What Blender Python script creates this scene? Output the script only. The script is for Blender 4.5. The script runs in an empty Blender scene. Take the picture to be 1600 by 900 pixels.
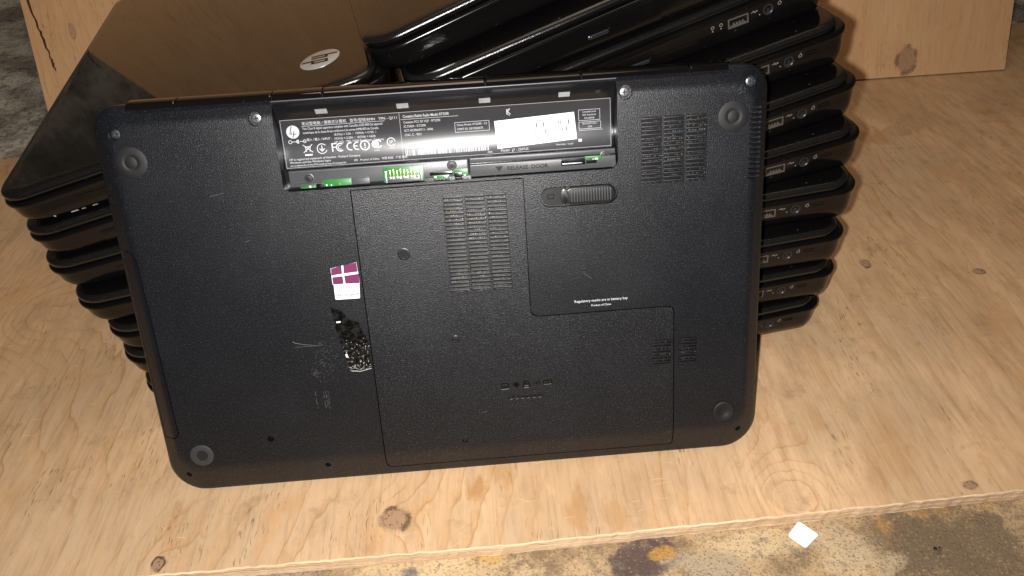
import bpy, bmesh, math, random
from mathutils import Vector, Matrix
random.seed(7)
sc = bpy.context.scene
MM = 0.001
# ------------------------------------------------------------------ camera, world, lamps
GAP = 4.6                                  # height of the measured frame above the board, mm
CAMX, CAMY, CAMZ = 211.1, -319.8, 402.72
SB = (CAMZ+GAP)/CAMZ                       # unit of the things on the board, relative to mm


def B(x, y, z):
    """measured frame of the board and stacks -> world metres"""
    return Vector((CAMX+(x-CAMX)*SB, CAMY+(y-CAMY)*SB, CAMZ+GAP+(z-CAMZ)*SB))*MM


cd = bpy.data.cameras.new('camera')
cam = bpy.data.objects.new('camera', cd)
sc.collection.objects.link(cam)
cd.sensor_width = 36
cd.lens = 27
cd.clip_start = 0.01
cd.clip_end = 50
r0 = Vector((0.99668, -0.07037, -0.04099)).normalized()
r2 = Vector((0.02952, 0.78135, -0.62339)).normalized()
r1 = r2.cross(r0).normalized()             # image down
cam.matrix_world = Matrix((
    (r0.x, -r1.x, -r2.x, CAMX*MM), (r0.y, -r1.y, -r2.y, CAMY*MM),
    (r0.z, -r1.z, -r2.z, (CAMZ+GAP)*MM), (0, 0, 0, 1)))
sc.camera = cam

w = bpy.data.worlds.new('World')
sc.world = w
w.use_nodes = True
w.node_tree.nodes['Background'].inputs[0].default_value = (1.0, 0.74, 0.52, 1)
w.node_tree.nodes['Background'].inputs[1].default_value = 0.035

ld = bpy.data.lights.new('phone_flash', 'AREA')
ld.shape = 'DISK'
ld.size = 0.010
ld.energy = 5.1
ld.color = (1.0, 0.965, 0.93)
flash = bpy.data.objects.new('phone_flash', ld)
sc.collection.objects.link(flash)
fp = cam.matrix_world.translation - r0*0.016 + r1*0.003
flash.matrix_world = Matrix((
    (r0.x, -r1.x, -r2.x, fp.x), (r0.y, -r1.y, -r2.y, fp.y),
    (r0.z, -r1.z, -r2.z, fp.z), (0, 0, 0, 1)))

rl = bpy.data.lights.new('room_lamp', 'AREA')
rl.shape = 'DISK'
rl.size = 0.9
rl.energy = 7.5
rl.color = (1.0, 0.80, 0.60)
room = bpy.data.objects.new('room_lamp', rl)
sc.collection.objects.link(room)
room.location = (0.2, 0.45, 1.9)
room.rotation_euler = (0, 0, 0)

sc.view_settings.view_transform = 'Standard'
sc.view_settings.look = 'None'
sc.view_settings.exposure = 0.0
sc.view_settings.gamma = 1.0

# ------------------------------------------------------------------ material helpers


class G:
    """tiny node-graph builder"""

    def __init__(s, name):
        s.m = bpy.data.materials.new(name)
        s.m.use_nodes = True
        s.t = s.m.node_tree
        s.b = s.t.nodes['Principled BSDF']

    def put(s, sock, v):
        if isinstance(v, bpy.types.NodeSocket):
            s.t.links.new(v, sock)
        elif isinstance(v, (tuple, list)) and len(v) == 3 and sock.type == 'RGBA':
            sock.default_value = (*v, 1)
        else:
            sock.default_value = v

    def n(s, typ, **kw):
        nd = s.t.nodes.new(typ)
        for k, v in kw.items():
            setattr(nd, k, v)
        return nd

    def obj(s):
        return s.n('ShaderNodeTexCoord').outputs['Object']

    def geo(s):
        return s.n('ShaderNodeNewGeometry').outputs['Position']

    def vm(s, op, a, b=None):
        nd = s.n('ShaderNodeVectorMath', operation=op)
        s.put(nd.inputs[0], a)
        if b is not None:
            s.put(nd.inputs[1], b)
        return nd.outputs['Value'] if op in ('LENGTH', 'DISTANCE', 'DOT_PRODUCT') else nd.outputs[0]

    def ma(s, op, a, b=0.0, c=0.0, clamp=False):
        nd = s.n('ShaderNodeMath', operation=op, use_clamp=clamp)
        s.put(nd.inputs[0], a)
        s.put(nd.inputs[1], b)
        s.put(nd.inputs[2], c)
        return nd.outputs[0]

    def noise(s, vec, scale, detail=2, rough=.5, dist=0, col=False):
        nd = s.n('ShaderNodeTexNoise')
        s.put(nd.inputs['Vector'], vec)
        for k, v in (('Scale', scale), ('Detail', detail), ('Roughness', rough), ('Distortion', dist)):
            nd.inputs[k].default_value = v
        return nd.outputs['Color' if col else 'Fac']

    def vor(s, vec, scale, feature='F1', out='Distance', rnd=1.0):
        nd = s.n('ShaderNodeTexVoronoi', feature=feature)
        s.put(nd.inputs['Vector'], vec)
        nd.inputs['Scale'].default_value = scale
        nd.inputs['Randomness'].default_value = rnd
        return nd.outputs[out]

    def sm(s, v, a, b, lo=0.0, hi=1.0):
        nd = s.n('ShaderNodeMapRange', interpolation_type='SMOOTHSTEP')
        s.put(nd.inputs[0], v)
        for i, x in enumerate((a, b, lo, hi)):
            nd.inputs[i+1].default_value = x
        return nd.outputs[0]

    def mix(s, f, a, b, mode='MIX'):
        nd = s.n('ShaderNodeMix', data_type='RGBA', blend_type=mode)
        s.put(nd.inputs[0], f)
        s.put(nd.inputs[6], a)
        s.put(nd.inputs[7], b)
        return nd.outputs[2]

    def bump(s, h, strength, dist):
        nd = s.n('ShaderNodeBump')
        nd.inputs['Strength'].default_value = strength
        nd.inputs['Distance'].default_value = dist
        s.put(nd.inputs['Height'], h)
        s.put(s.b.inputs['Normal'], nd.outputs[0])
        return nd

    def set(s, **kw):
        names = dict(col='Base Color', rough='Roughness', metal='Metallic', ior='IOR', coat='Coat Weight',
                     coatr='Coat Roughness', spec='Specular IOR Level', aniso='Anisotropic')
        for k, v in kw.items():
            s.put(s.b.inputs[names[k]], v)
        return s.m


def plain(name, col, rough=.5, metal=0.0, ior=1.5, grime=.25):
    g = G(name)
    n = g.noise(g.obj(), 300, 3, .6)
    c = g.mix(g.sm(n, .35, .7, 0, grime), col, tuple(min(1, x*.55) for x in col))
    return g.set(col=c, rough=g.ma('ADD', rough-.05, g.ma('MULTIPLY', n, .1)), metal=metal, ior=ior)


def plastic_grain(name, col, rough, amp, cell=900.0, spark=1.0):
    """moulded black plastic of the case bottom, the flash sparkle of its grain painted as specks"""
    g = G(name)
    o = g.obj()
    n1 = g.noise(o, cell, 2, .6)
    n2 = g.noise(o, 14, 4, .6)
    n3 = g.noise(o, cell*.85, 1, .5)
    sp = g.sm(n3, .60, .70)
    dust = g.sm(n2, .45, .75, 0, .35)
    c = g.mix(dust, col, tuple(x*1.7+.001 for x in col))
    c = g.mix(g.ma('MULTIPLY', sp, .55*spark), c, tuple(x*5+.02 for x in col))  # glints of the grain under the flash, put into the base colour
    g.bump(n1, amp, .00025)
    r = g.ma('ADD', rough-.06, g.ma('MULTIPLY', n2, .14))
    return g.set(col=c, rough=r, ior=1.5, spec=.45)


def gloss(name, col, rough=.07, ior=1.62, smear=.12, spec=.5):
    """shiny lacquered plastic with faint smears"""
    g = G(name)
    o = g.obj()
    st = g.n('ShaderNodeMapping')
    g.put(st.inputs[0], o)
    st.inputs['Rotation'].default_value = (0, 0, .7)
    st.inputs['Scale'].default_value = (14, 60, 14)
    n = g.noise(st.outputs[0], 1, 5, .6)
    d = g.noise(o, 420, 2, .5)
    big = g.noise(o, 18, 3, .6)
    r = g.ma('ADD', rough, g.ma('MULTIPLY', g.sm(n, .5, .8), smear))
    fleck = g.sm(d, .74, .78)
    haze = g.sm(big, .5, .8, 0, .5)
    c = g.mix(haze, col, tuple(x*1.6+.002 for x in col))
    c = g.mix(g.ma('MULTIPLY', fleck, .6), c, (.10, .095, .09))
    return g.set(col=c, rough=r, ior=ior, spec=spec)


def knot_graph(g, P, knots, freq, base_noise):
    """scalar figure field of rotary-cut veneer: contours wrap round the knots"""
    f = g.ma('ADD', g.vm('DOT_PRODUCT', P, (1, 0.0, 0)), base_noise)
    masks = []
    for (x, y, rx, ry, hgt, dark) in knots:
        q = g.vm('MULTIPLY', g.vm('SUBTRACT', P, (x, y, 0)), (1/rx, 1/ry, 0))
        d = g.vm('LENGTH', q)
        bell = g.ma('POWER', 2.718, g.ma('MULTIPLY', g.ma('MULTIPLY', d, d), -.32))
        f = g.ma('ADD', f, g.ma('MULTIPLY', bell, hgt))
        if dark > 0:
            masks.append((d, dark))
    return g.ma('MULTIPLY', f, freq), masks


def plywood(name, knots, light, mid, dark, stain, blobs=(), swap=False, grainy=1.0, wear=1.0):
    g = G(name)
    P = g.obj()
    if swap:      # board local x across, z up the grain
        cx = g.n('ShaderNodeSeparateXYZ')
        g.put(cx.inputs[0], P)
        cb = g.n('ShaderNodeCombineXYZ')
        g.put(cb.inputs[0], cx.outputs[0])
        g.put(cb.inputs[1], cx.outputs[2])
        P = cb.outputs[0]
    wob = g.noise(g.vm('MULTIPLY', P, (1, .8, 1)), 22, 4, .6, 0, True)
    Pw = g.vm('ADD', P, g.vm('MULTIPLY', g.vm('SUBTRACT', wob, (.5, .5, .5)), (.010, .010, 0)))
    low = g.noise(g.vm('MULTIPLY', Pw, (4.5, 1.5, 1)), 1, 2, .45)
    mid_ = g.noise(g.vm('MULTIPLY', P, (16, 5, 1)), 1, 4, .6)
    fld, masks = knot_graph(g, Pw, knots, 62.0, g.ma('ADD', g.ma('MULTIPLY', low, .24), g.ma('MULTIPLY', mid_, .055)))
    fr = g.ma('FRACT', fld)
    # late wood: gentle rise then a sharp thin line
    line = g.ma('MULTIPLY', g.sm(fr, .55, .93), g.ma('SUBTRACT', 1, g.sm(fr, .95, 1.0)))
    fade = g.ma('MULTIPLY', g.sm(g.noise(g.vm('MULTIPLY', P, (9, 3, 1)), 1, 3, .6), .38, .66), g.sm(g.noise(g.vm('MULTIPLY', P, (70, 16, 1)), 1, 3, .6), .30, .58, .25, 1))
    line = g.ma('MULTIPLY', line, fade)
    thin = g.ma('MULTIPLY', g.sm(fr, .86, .95), g.ma('SUBTRACT', 1, g.sm(fr, .96, 1.0)))
    thin = g.ma('MULTIPLY', thin, fade)
    fib = g.noise(g.vm('MULTIPLY', P, (420, 22, 1)), 1, 3, .6)
    fib2 = g.noise(g.vm('MULTIPLY', P, (90, 9, 1)), 1, 4, .6)
    pore = g.sm(g.noise(g.vm('MULTIPLY', Pw, (900, 110, 1)), 1, 1, .4), .63, .70)
    big = g.noise(g.vm('MULTIPLY', P, (6, 3.5, 1)), 1, 4, .6)
    c = g.mix(g.sm(big, .35, .68), light, mid)
    grey = g.noise(g.vm('ADD', P, (3.1, 1.7, 0)), 4.5, 4, .6)
    c = g.mix(g.sm(grey, .46, .62, 0, .55*wear), c, (.43, .32, .205))
    c = g.mix(g.sm(grey, .30, .44, .5, 0), c, tuple(x*y for x, y in zip(light, (1.08, .93, .76))))
    c = g.mix(g.sm(fib2, .35, .72, 0, .7), c, mid)
    mot = g.noise(g.vm('MULTIPLY', P, (70, 22, 1)), 1, 5, .7)
    c = g.mix(g.sm(mot, .46, .68, 0, .55*wear), c, tuple(x*.75 for x in mid))
    c = g.mix(g.sm(mot, .28, .44, .30*wear, 0), c, tuple(min(1, x*1.18) for x in light))
    c = g.mix(g.ma('MULTIPLY', line, .42*grainy), c, stain)
    c = g.mix(g.ma('MULTIPLY', thin, .34*grainy), c, dark)
    c = g.mix(g.sm(fib, .45, .8, 0, .34), c, dark)
    c = g.mix(g.sm(g.noise(g.vm('MULTIPLY', P, (3, 2, 1)), 7, 5, .7), .55, .70, 0, .7), c, tuple(.5*x+.5*y for x, y in zip(stain, mid)))
    pm = g.ma('MULTIPLY', pore, g.sm(g.noise(g.vm('MULTIPLY', P, (26, 12, 1)), 1, 3, .6), .52, .64))
    c = g.mix(g.ma('MULTIPLY', pm, .6), c, tuple(x*.5 for x in dark))
    # dirty smudges, pale scratches and bruises
    dirt = g.noise(P, 30, 6, .75)
    c = g.mix(g.sm(dirt, .55, .72, 0, .35*wear), c, tuple(x*.8 for x in dark))
    scr = g.n('ShaderNodeMapping')
    g.put(scr.inputs[0], g.vm('ADD', P, g.vm('MULTIPLY', wob, (.03, .03, 0))))
    scr.inputs['Rotation'].default_value = (0, 0, .9)
    scr.inputs['Scale'].default_value = (38, 800, 1)
    s1 = g.ma('MULTIPLY', g.sm(g.noise(scr.outputs[0], 1, 1, .4), .735, .77), g.sm(big, .45, .6))
    c = g.mix(g.ma('MULTIPLY', s1, .55*wear), c, tuple(min(1, x*1.25) for x in light))
    for (x, y, rx, ry, amt) in blobs:
        q = g.vm('MULTIPLY', g.vm('SUBTRACT', Pw, (x, y, 0)), (1/rx, 1/ry, 0))
        d = g.ma('ADD', g.vm('LENGTH', q), g.ma('MULTIPLY', g.ma('SUBTRACT', fib2, .5), 3.4))
        d = g.ma('ADD', d, g.ma('MULTIPLY', g.ma('SUBTRACT', dirt, .5), 2.0))
        c = g.mix(g.ma('MULTIPLY', g.ma('SUBTRACT', 1, g.sm(d, .35, 1.05)), amt), c, tuple(x*.8 for x in stain))
    rag = g.noise(P, 220, 4, .65)
    part_ = g.noise(P, 75, 2, .5)
    for d, k in masks:
        d2 = g.ma('ADD', d, g.ma('MULTIPLY', g.ma('SUBTRACT', rag, .5), .55))
        inside = g.ma('SUBTRACT', 1, g.sm(d2, .62, .78))
        ring = g.ma('MULTIPLY', g.sm(d2, .50, .72), g.ma('SUBTRACT', 1, g.sm(d2, .76, .96)))
        ring = g.ma('MULTIPLY', ring, g.sm(part_, .42, .58, .15, 1))
        c = g.mix(g.ma('MULTIPLY', inside, min(1, .8*k)), c, (.30, .185, .115))
        crk = g.ma('MULTIPLY', inside, g.sm(g.noise(P, 420, 3, .7), .56, .66))
        c = g.mix(g.ma('MULTIPLY', crk, min(1, .9*k)), c, tuple(x*.28 for x in dark))
        c = g.mix(g.ma('MULTIPLY', ring, min(1, .8*k)), c, tuple(x*.3 for x in dark))
    h = g.ma('ADD', g.ma('MULTIPLY', fib, .6), g.ma('SUBTRACT', g.ma('MULTIPLY', line, -.4), g.ma('MULTIPLY', pm, 1.2)))
    g.bump(h, .35, .0006)
    return g.set(col=c, rough=.62, spec=.28)


def concrete(name, patches=(), light=(.42, .295, .165), mid=(.20, .135, .075), dk=(.10, .08, .06), rust=(.40, .22, .07), scale=1.0):
    g = G(name)
    P = g.obj()
    a = g.noise(P, 16*scale, 6, .68)
    b = g.noise(P, 46*scale, 6, .7)
    gr = g.noise(P, 520*scale, 3, .65)
    pit = g.vor(P, 430*scale)
    c = g.mix(g.sm(a, .42, .58), mid, light)
    c = g.mix(g.sm(b, .55, .66, 0, .7), c, mid)
    c = g.mix(g.sm(g.noise(P, 27*scale, 5, .7), .57, .66, 0, .7), c, rust)
    for (x, y, rx, ry, col, amt) in patches:
        q = g.vm('MULTIPLY', g.vm('SUBTRACT', P, (x, y, 0)), (1/rx, 1/ry, 0))
        d = g.ma('ADD', g.vm('LENGTH', q), g.ma('MULTIPLY', g.ma('SUBTRACT', b, .5), 3.6))
        c = g.mix(g.ma('MULTIPLY', g.ma('SUBTRACT', 1, g.sm(d, .6, 1.2)), amt), c, col)
    c = g.mix(g.sm(g.noise(P, 95*scale, 5, .75), .53, .63, 0, .5), c, tuple(x*1.6 for x in dk))
    c = g.mix(g.sm(gr, .5, .68, 0, .6), c, dk)
    c = g.mix(g.sm(gr, .30, .42, .45, 0), c, tuple(min(1, x*1.3) for x in light))
    c = g.mix(g.ma('MULTIPLY', g.ma('SUBTRACT', 1, g.sm(pit, .1, .22)), .6), c, dk)
    h = g.ma('ADD', g.ma('MULTIPLY', gr, .5), g.ma('ADD', g.ma('MULTIPLY', b, 1.0), g.ma('MULTIPLY', g.sm(pit, .05, .3), .3)))
    g.bump(h, .8, .0015)
    return g.set(col=c, rough=.85, spec=.2)


def ply_edge(name):
    g = G(name)
    P = g.obj()
    n = g.noise(g.vm('MULTIPLY', P, (9, 40, 520)), 1, 4, .6)
    n2 = g.noise(g.vm('MULTIPLY', P, (60, 60, 900)), 1, 4, .7)
    c = g.mix(g.sm(n, .35, .65), (.80, .59, .39), (.60, .41, .25))
    c = g.mix(g.sm(n2, .55, .72, 0, .6), c, (.18, .11, .06))
    g.bump(n2, .8, .0012)
    return g.set(col=c, rough=.7, spec=.2)


M = {}
BK = (.0043, .0053, .0075)
M['grain'] = plastic_grain('grained black plastic', BK, .34, 1.0, 1500, 1.25)
M['grain_smooth'] = plastic_grain('satin black plastic', BK, .32, .25, 1500, .2)
M['case'] = plastic_grain('case black plastic', BK, .34, .75, 1500, .8)
M['ledge'] = plastic_grain('bay ledge plastic', (.050, .052, .057), .36, .12, 1500, .1)
M['slide'] = plastic_grain('slider plastic', (.008, .0085, .0095), .34, .12, 1800, .1)
M['slat'] = plastic_grain('grille plastic', (.004, .0045, .0055), .38, .45, 1800, .4)
M['faint'] = plain('faint scuff', (.12, .12, .12), .5)
M['softprint'] = plain('grey label print', (.50, .51, .54), .5, grime=.2)
M['bay'] = gloss('battery bay gloss plastic', (.007, .0075, .009), .16, 1.5, .06)
M['label'] = gloss('black printed film', (.026, .027, .031), .31, 1.5, .10)
M['lid'] = gloss('glossy charcoal lid', (.0035, .003, .003), .045, 1.66, .08)
M['side'] = gloss('glossy black case side', (.003, .0028, .0028), .15, 1.5, .12, .27)
M['rubber'] = plain('dark rubber', (.005, .0055, .0065), .6, grime=.1)
M['rubber'].node_tree.nodes['Principled BSDF'].inputs['Specular IOR Level'].default_value = .42
M['ring'] = plain('grey adhesive ring', (.030, .032, .036), .5)
M['midsteel'] = plain('worn screw steel', (.24, .24, .245), .36, .9, grime=.5)
M['rim'] = plastic_grain('worn lid rim', (.006, .0058, .0056), .20, .28, 2200, .5)
M['void'] = plain('dark hole', (.002, .002, .002), .8)
M['steel'] = plain('dull steel', (.42, .42, .43), .32, 1.0)
M['chrome'] = plain('bright chrome', (.65, .65, .68), .14, 1.0, grime=.1)
M['trim'] = plain('dull trim strip', (.40, .41, .45), .25, .9, grime=.5)
M['darksteel'] = plain('blackened screw steel', (.035, .035, .037), .42, .7)
M['emblem'] = plain('brushed silver emblem', (.60, .60, .60), .36, .55, grime=.3)
M['tab'] = plain('tinned tab', (.50, .51, .54), .42, .45, grime=.4)
M['print'] = plain('pale grey print', (.62, .63, .66), .5, grime=.15)
M['dimprint'] = plain('dim grey print and painted reflection', (.20, .20, .20), .5, grime=.4)
M['white'] = plain('white paper', (.90, .90, .90), .5, grime=.03)
M['whiteplastic'] = plain('white plastic', (.92, .92, .92), .35, grime=.02)
M['ink'] = plain('black ink', (.03, .03, .03), .5)
M['purple'] = plain('purple print', (.135, .018, .075), .4, grime=.3)
M['pcb'] = plain('green circuit board', (.015, .17, .025), .35, grime=.5)
M['gold'] = plain('gold contact', (.95, .70, .32), .2, 1.0)
M['portmetal'] = plain('port metal', (.17, .155, .135), .4, .6)
M['jack'] = plain('power jack metal', (.04, .043, .05), .36, .5)
M['engrave'] = plain('engraved gloss black', (.003, .003, .003), .25)


def scar_mat():
    g = G('torn sticker residue')
    P = g.obj()
    n = g.noise(P, 260, 5, .7)
    fl = g.noise(P, 700, 3, .7)
    low = g.sm(g.vm('DOT_PRODUCT', P, (0, 1, 0)), .083, .100, 1, 0)
    m = g.ma('MULTIPLY', g.sm(fl, .585, .65), low)
    c = g.mix(m, (.002, .002, .002), (.17, .165, .15))
    g.bump(n, .5, .0006)
    return g.set(col=c, rough=g.sm(n, .4, .6, .12, .4))


def perf_mat():
    """perforated metal and fins behind the vent slots"""
    g = G('perforated vent backing')
    P = g.obj()
    v = g.vor(P, 760, rnd=.3)
    big = g.noise(P, 45, 2, .5)
    m = g.ma('MULTIPLY', g.sm(v, .22, .34, 1, 0), g.sm(big, .35, .62, .25, 1))
    tint = g.mix(g.sm(g.noise(P, 90, 1, .5), .56, .64), (.30, .30, .31), (.32, .22, .12))
    c = g.mix(m, (.004, .004, .005), tint)
    return g.set(col=c, rough=.3, metal=g.ma('MULTIPLY', m, .7))


M['scar'] = scar_mat()
M['perf'] = perf_mat()


def scuff_mat():
    g = G('worn scuff')
    P = g.obj()
    n = g.noise(g.vm('MULTIPLY', P, (1, .35, 1)), 900, 3, .7)
    c = g.mix(g.sm(n, .45, .62), (.012, .013, .015), (.16, .16, .17))
    return g.set(col=c, rough=.5)


M['scuff'] = scuff_mat()

# knots: x, y, rx, ry (m), hump height, darkness
KN = [(.1428, -.0300, .0115, .0115, .030, 1.0), (.3859, -.0377, .016, .016, .075, .2), (.0010, -.0473, .0055, .006, .012, 1.2),
      (.5011, -.0412, .006, .005, .014, 1.1), (.5350, .1880, .006, .007, .010, 1.0), (.6218, .1645, .007, .005, .010, .9),
      (.6699, .4137, .018, .015, .030, .3), (-.1611, .2036, .030, .028, .085, .08), (.7934, .4586, .035, .026, .05, .12),
      (-.34, -.02, .03, .03, .05, .2), (.90, .10, .02, .02, .04, .6), (-.62, .40, .03, .03, .05, .3)]
BL = [(.1933, -.0133, .006, .013, .75), (.2542, -.0364, .010, .020, .5), (.2794, -.0413, .010, .013, .4), (.4656, -.0078, .022, .035, .25),
      (.128, -.049, .004, .008, .5), (.2080, -.002, .009, .012, .45), (.6297, .4047, .03, .02, .55), (.427, .025, .006, .02, .4)]
M['ply'] = plywood('worn plywood', KN, (.68, .455, .265), (.50, .325, .18), (.19, .105, .05), (.47, .235, .08), BL)
KB = [(.743, .020, .017, .021, .05, .8), (.30, .50, .03, .04, .06, .7), (-.10, .75, .03, .04, .06, .7), (.62, .95, .03, .04, .06, .7), (-.24, .115, .005, .012, .01, .5)]
M['plyback'] = plywood('orange plywood', KB, (.72, .45, .24), (.64, .375, .185), (.30, .15, .07), (.56, .29, .12), (), True, .5, .35)
M['ply_edge'] = ply_edge('plywood edge plies')
PT = [(.287, -.066, .024, .014, (.07, .046, .042), .92), (.3035, -.0643, .009, .004, (.42, .22, .05), .85), (.174, -.061, .05, .016, (.58, .43, .25), .6),
      (.478, -.075, .055, .026, (.14, .10, .06), .85), (.360, -.062, .028, .009, (.60, .47, .28), .5), (.414, -.080, .020, .020, (.52, .40, .25), .75),
      (.075, -.056, .03, .01, (.24, .20, .14), .7), (.152, -.062, .006, .004, (.08, .085, .10), .8), (.20, -.055, .010, .008, (.42, .26, .08), .8), (.325, -.075, .02, .012, (.33, .27, .19), .7)]
M['floor'] = concrete('stained concrete', PT)
M['wall'] = concrete('grey mouldy concrete', (), (.66, .63, .56), (.27, .255, .225), (.03, .028, .025), (.20, .185, .16), .45)

# ------------------------------------------------------------------ mesh helpers


def link(name, me, mat, parent=None, smooth=35):
    o = bpy.data.objects.new(name, me)
    sc.collection.objects.link(o)
    if mat:
        me.materials.clear()
        me.materials.append(mat)
    if parent:
        o.parent = parent
    if smooth:
        me.shade_smooth()
        me.set_sharp_from_angle(angle=math.radians(smooth))
    return o


def mesh(verts, faces, s=MM):
    me = bpy.data.meshes.new('m')
    me.from_pydata([(v[0]*s, v[1]*s, v[2]*s) for v in verts], [], faces)
    me.validate()
    bm = bmesh.new()
    bm.from_mesh(me)
    bmesh.ops.recalc_face_normals(bm, faces=bm.faces)
    bm.to_mesh(me)
    bm.free()
    return me


class MB:
    def __init__(s):
        s.v = []
        s.f = []

    def add(s, vs, fs):
        k = len(s.v)
        s.v += [tuple(v) for v in vs]
        s.f += [tuple(i+k for i in f) for f in fs]
        return s

    def rings(s, rings, cap0=True, cap1=True):
        n = len(rings[0])
        vs = [p for r in rings for p in r]
        fs = []
        for i in range(len(rings)-1):
            for j in range(n):
                k = (j+1) % n
                fs.append((i*n+j, i*n+k, (i+1)*n+k, (i+1)*n+j))
        if cap0:
            fs.append(tuple(range(n-1, -1, -1)))
        if cap1:
            fs.append(tuple((len(rings)-1)*n+j for j in range(n)))
        return s.add(vs, fs)

    def box(s, x0, x1, y0, y1, z0, z1, ch=0.0):
        if ch <= 0:
            v = [(x, y, z) for z in (z0, z1) for (x, y) in ((x0, y0), (x1, y0), (x1, y1), (x0, y1))]
            return s.add(v, [(3, 2, 1, 0), (4, 5, 6, 7), (0, 1, 5, 4), (1, 2, 6, 5), (2, 3, 7, 6), (3, 0, 4, 7)])
        R = lambda i, z: [(x, y, z) for x, y in rrect(x0+i, x1-i, y0+i, y1-i, max(ch-i, ch*.3), 3)]
        return s.rings([R(0, z0), R(0, z1-ch*.8), R(ch*.3, z1-ch*.25), R(ch, z1)])

    def lathe(s, cx, cy, prof, n=32, c0=True, c1=True):
        return s.rings([[(cx+r*math.cos(2*math.pi*i/n), cy+r*math.sin(2*math.pi*i/n), z) for i in range(n)] for r, z in prof], c0, c1)

    def prism(s, poly, z0, z1):
        return s.rings([[(x, y, z0) for x, y in poly], [(x, y, z1) for x, y in poly]])

    def done(s, name, mat, parent=None, unit=MM, smooth=35):
        return link(name, mesh(s.v, s.f, unit), mat, parent, smooth)


def rrect(x0, x1, y0, y1, r, n=6, rs=None):
    """rounded rectangle, ccw from lower left; rs = radii (ll, lr, ur, ul)"""
    rs = rs or (r, r, r, r)
    out = []
    for (cx, cy, a0, rr) in ((x0+rs[0], y0+rs[0], 180, rs[0]), (x1-rs[1], y0+rs[1], 270, rs[1]),
                             (x1-rs[2], y1-rs[2], 0, rs[2]), (x0+rs[3], y1-rs[3], 90, rs[3])):
        for i in range(n+1):
            a = math.radians(a0+90*i/n)
            out.append((cx+rr*math.cos(a), cy+rr*math.sin(a)))
    return out


def round_poly(pts, rad, n=5):
    """round the corners of a closed polygon; rad is one radius or a list"""
    out = []
    N = len(pts)
    for i, p in enumerate(pts):
        r = rad[i] if isinstance(rad, (list, tuple)) else rad
        p = Vector(p)
        a = (Vector(pts[i-1])-p)
        b = (Vector(pts[(i+1) % N])-p)
        if r <= 0:
            out.append(tuple(p))
            continue
        d = min(r, a.length*.49, b.length*.49)
        A = p+a.normalized()*d
        Bp = p+b.normalized()*d
        for k in range(n+1):
            t = k/n
            q = A*(1-t)**2+p*2*t*(1-t)+Bp*t*t
            out.append((q.x, q.y))
    return out


def boolean(me, cutter, op):
    a = bpy.data.objects.new('tmpa', me)
    b = bpy.data.objects.new('tmpb', cutter)
    sc.collection.objects.link(a)
    sc.collection.objects.link(b)
    m = a.modifiers.new('b', 'BOOLEAN')
    m.operation = op
    m.object = b
    m.solver = 'EXACT'
    m.use_self = True
    dg = bpy.context.evaluated_depsgraph_get()
    dg.update()
    out = bpy.data.meshes.new_from_object(a.evaluated_get(dg))
    bpy.data.objects.remove(a)
    bpy.data.objects.remove(b)
    return out


def text_verts(s, size, align='LEFT', bold=0.0):
    cu = bpy.data.curves.new('t', 'FONT')
    cu.body = s
    cu.size = size
    cu.align_x = align
    cu.align_y = 'CENTER'
    cu.offset = bold
    cu.resolution_u = 3
    o = bpy.data.objects.new('t', cu)
    sc.collection.objects.link(o)
    dg = bpy.context.evaluated_depsgraph_get()
    dg.update()
    me = bpy.data.meshes.new_from_object(o.evaluated_get(dg))
    bpy.data.objects.remove(o)
    v = [tuple(p.co) for p in me.vertices]
    f = [tuple(p.vertices) for p in me.polygons]
    bpy.data.meshes.remove(me)
    return v, f


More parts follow.
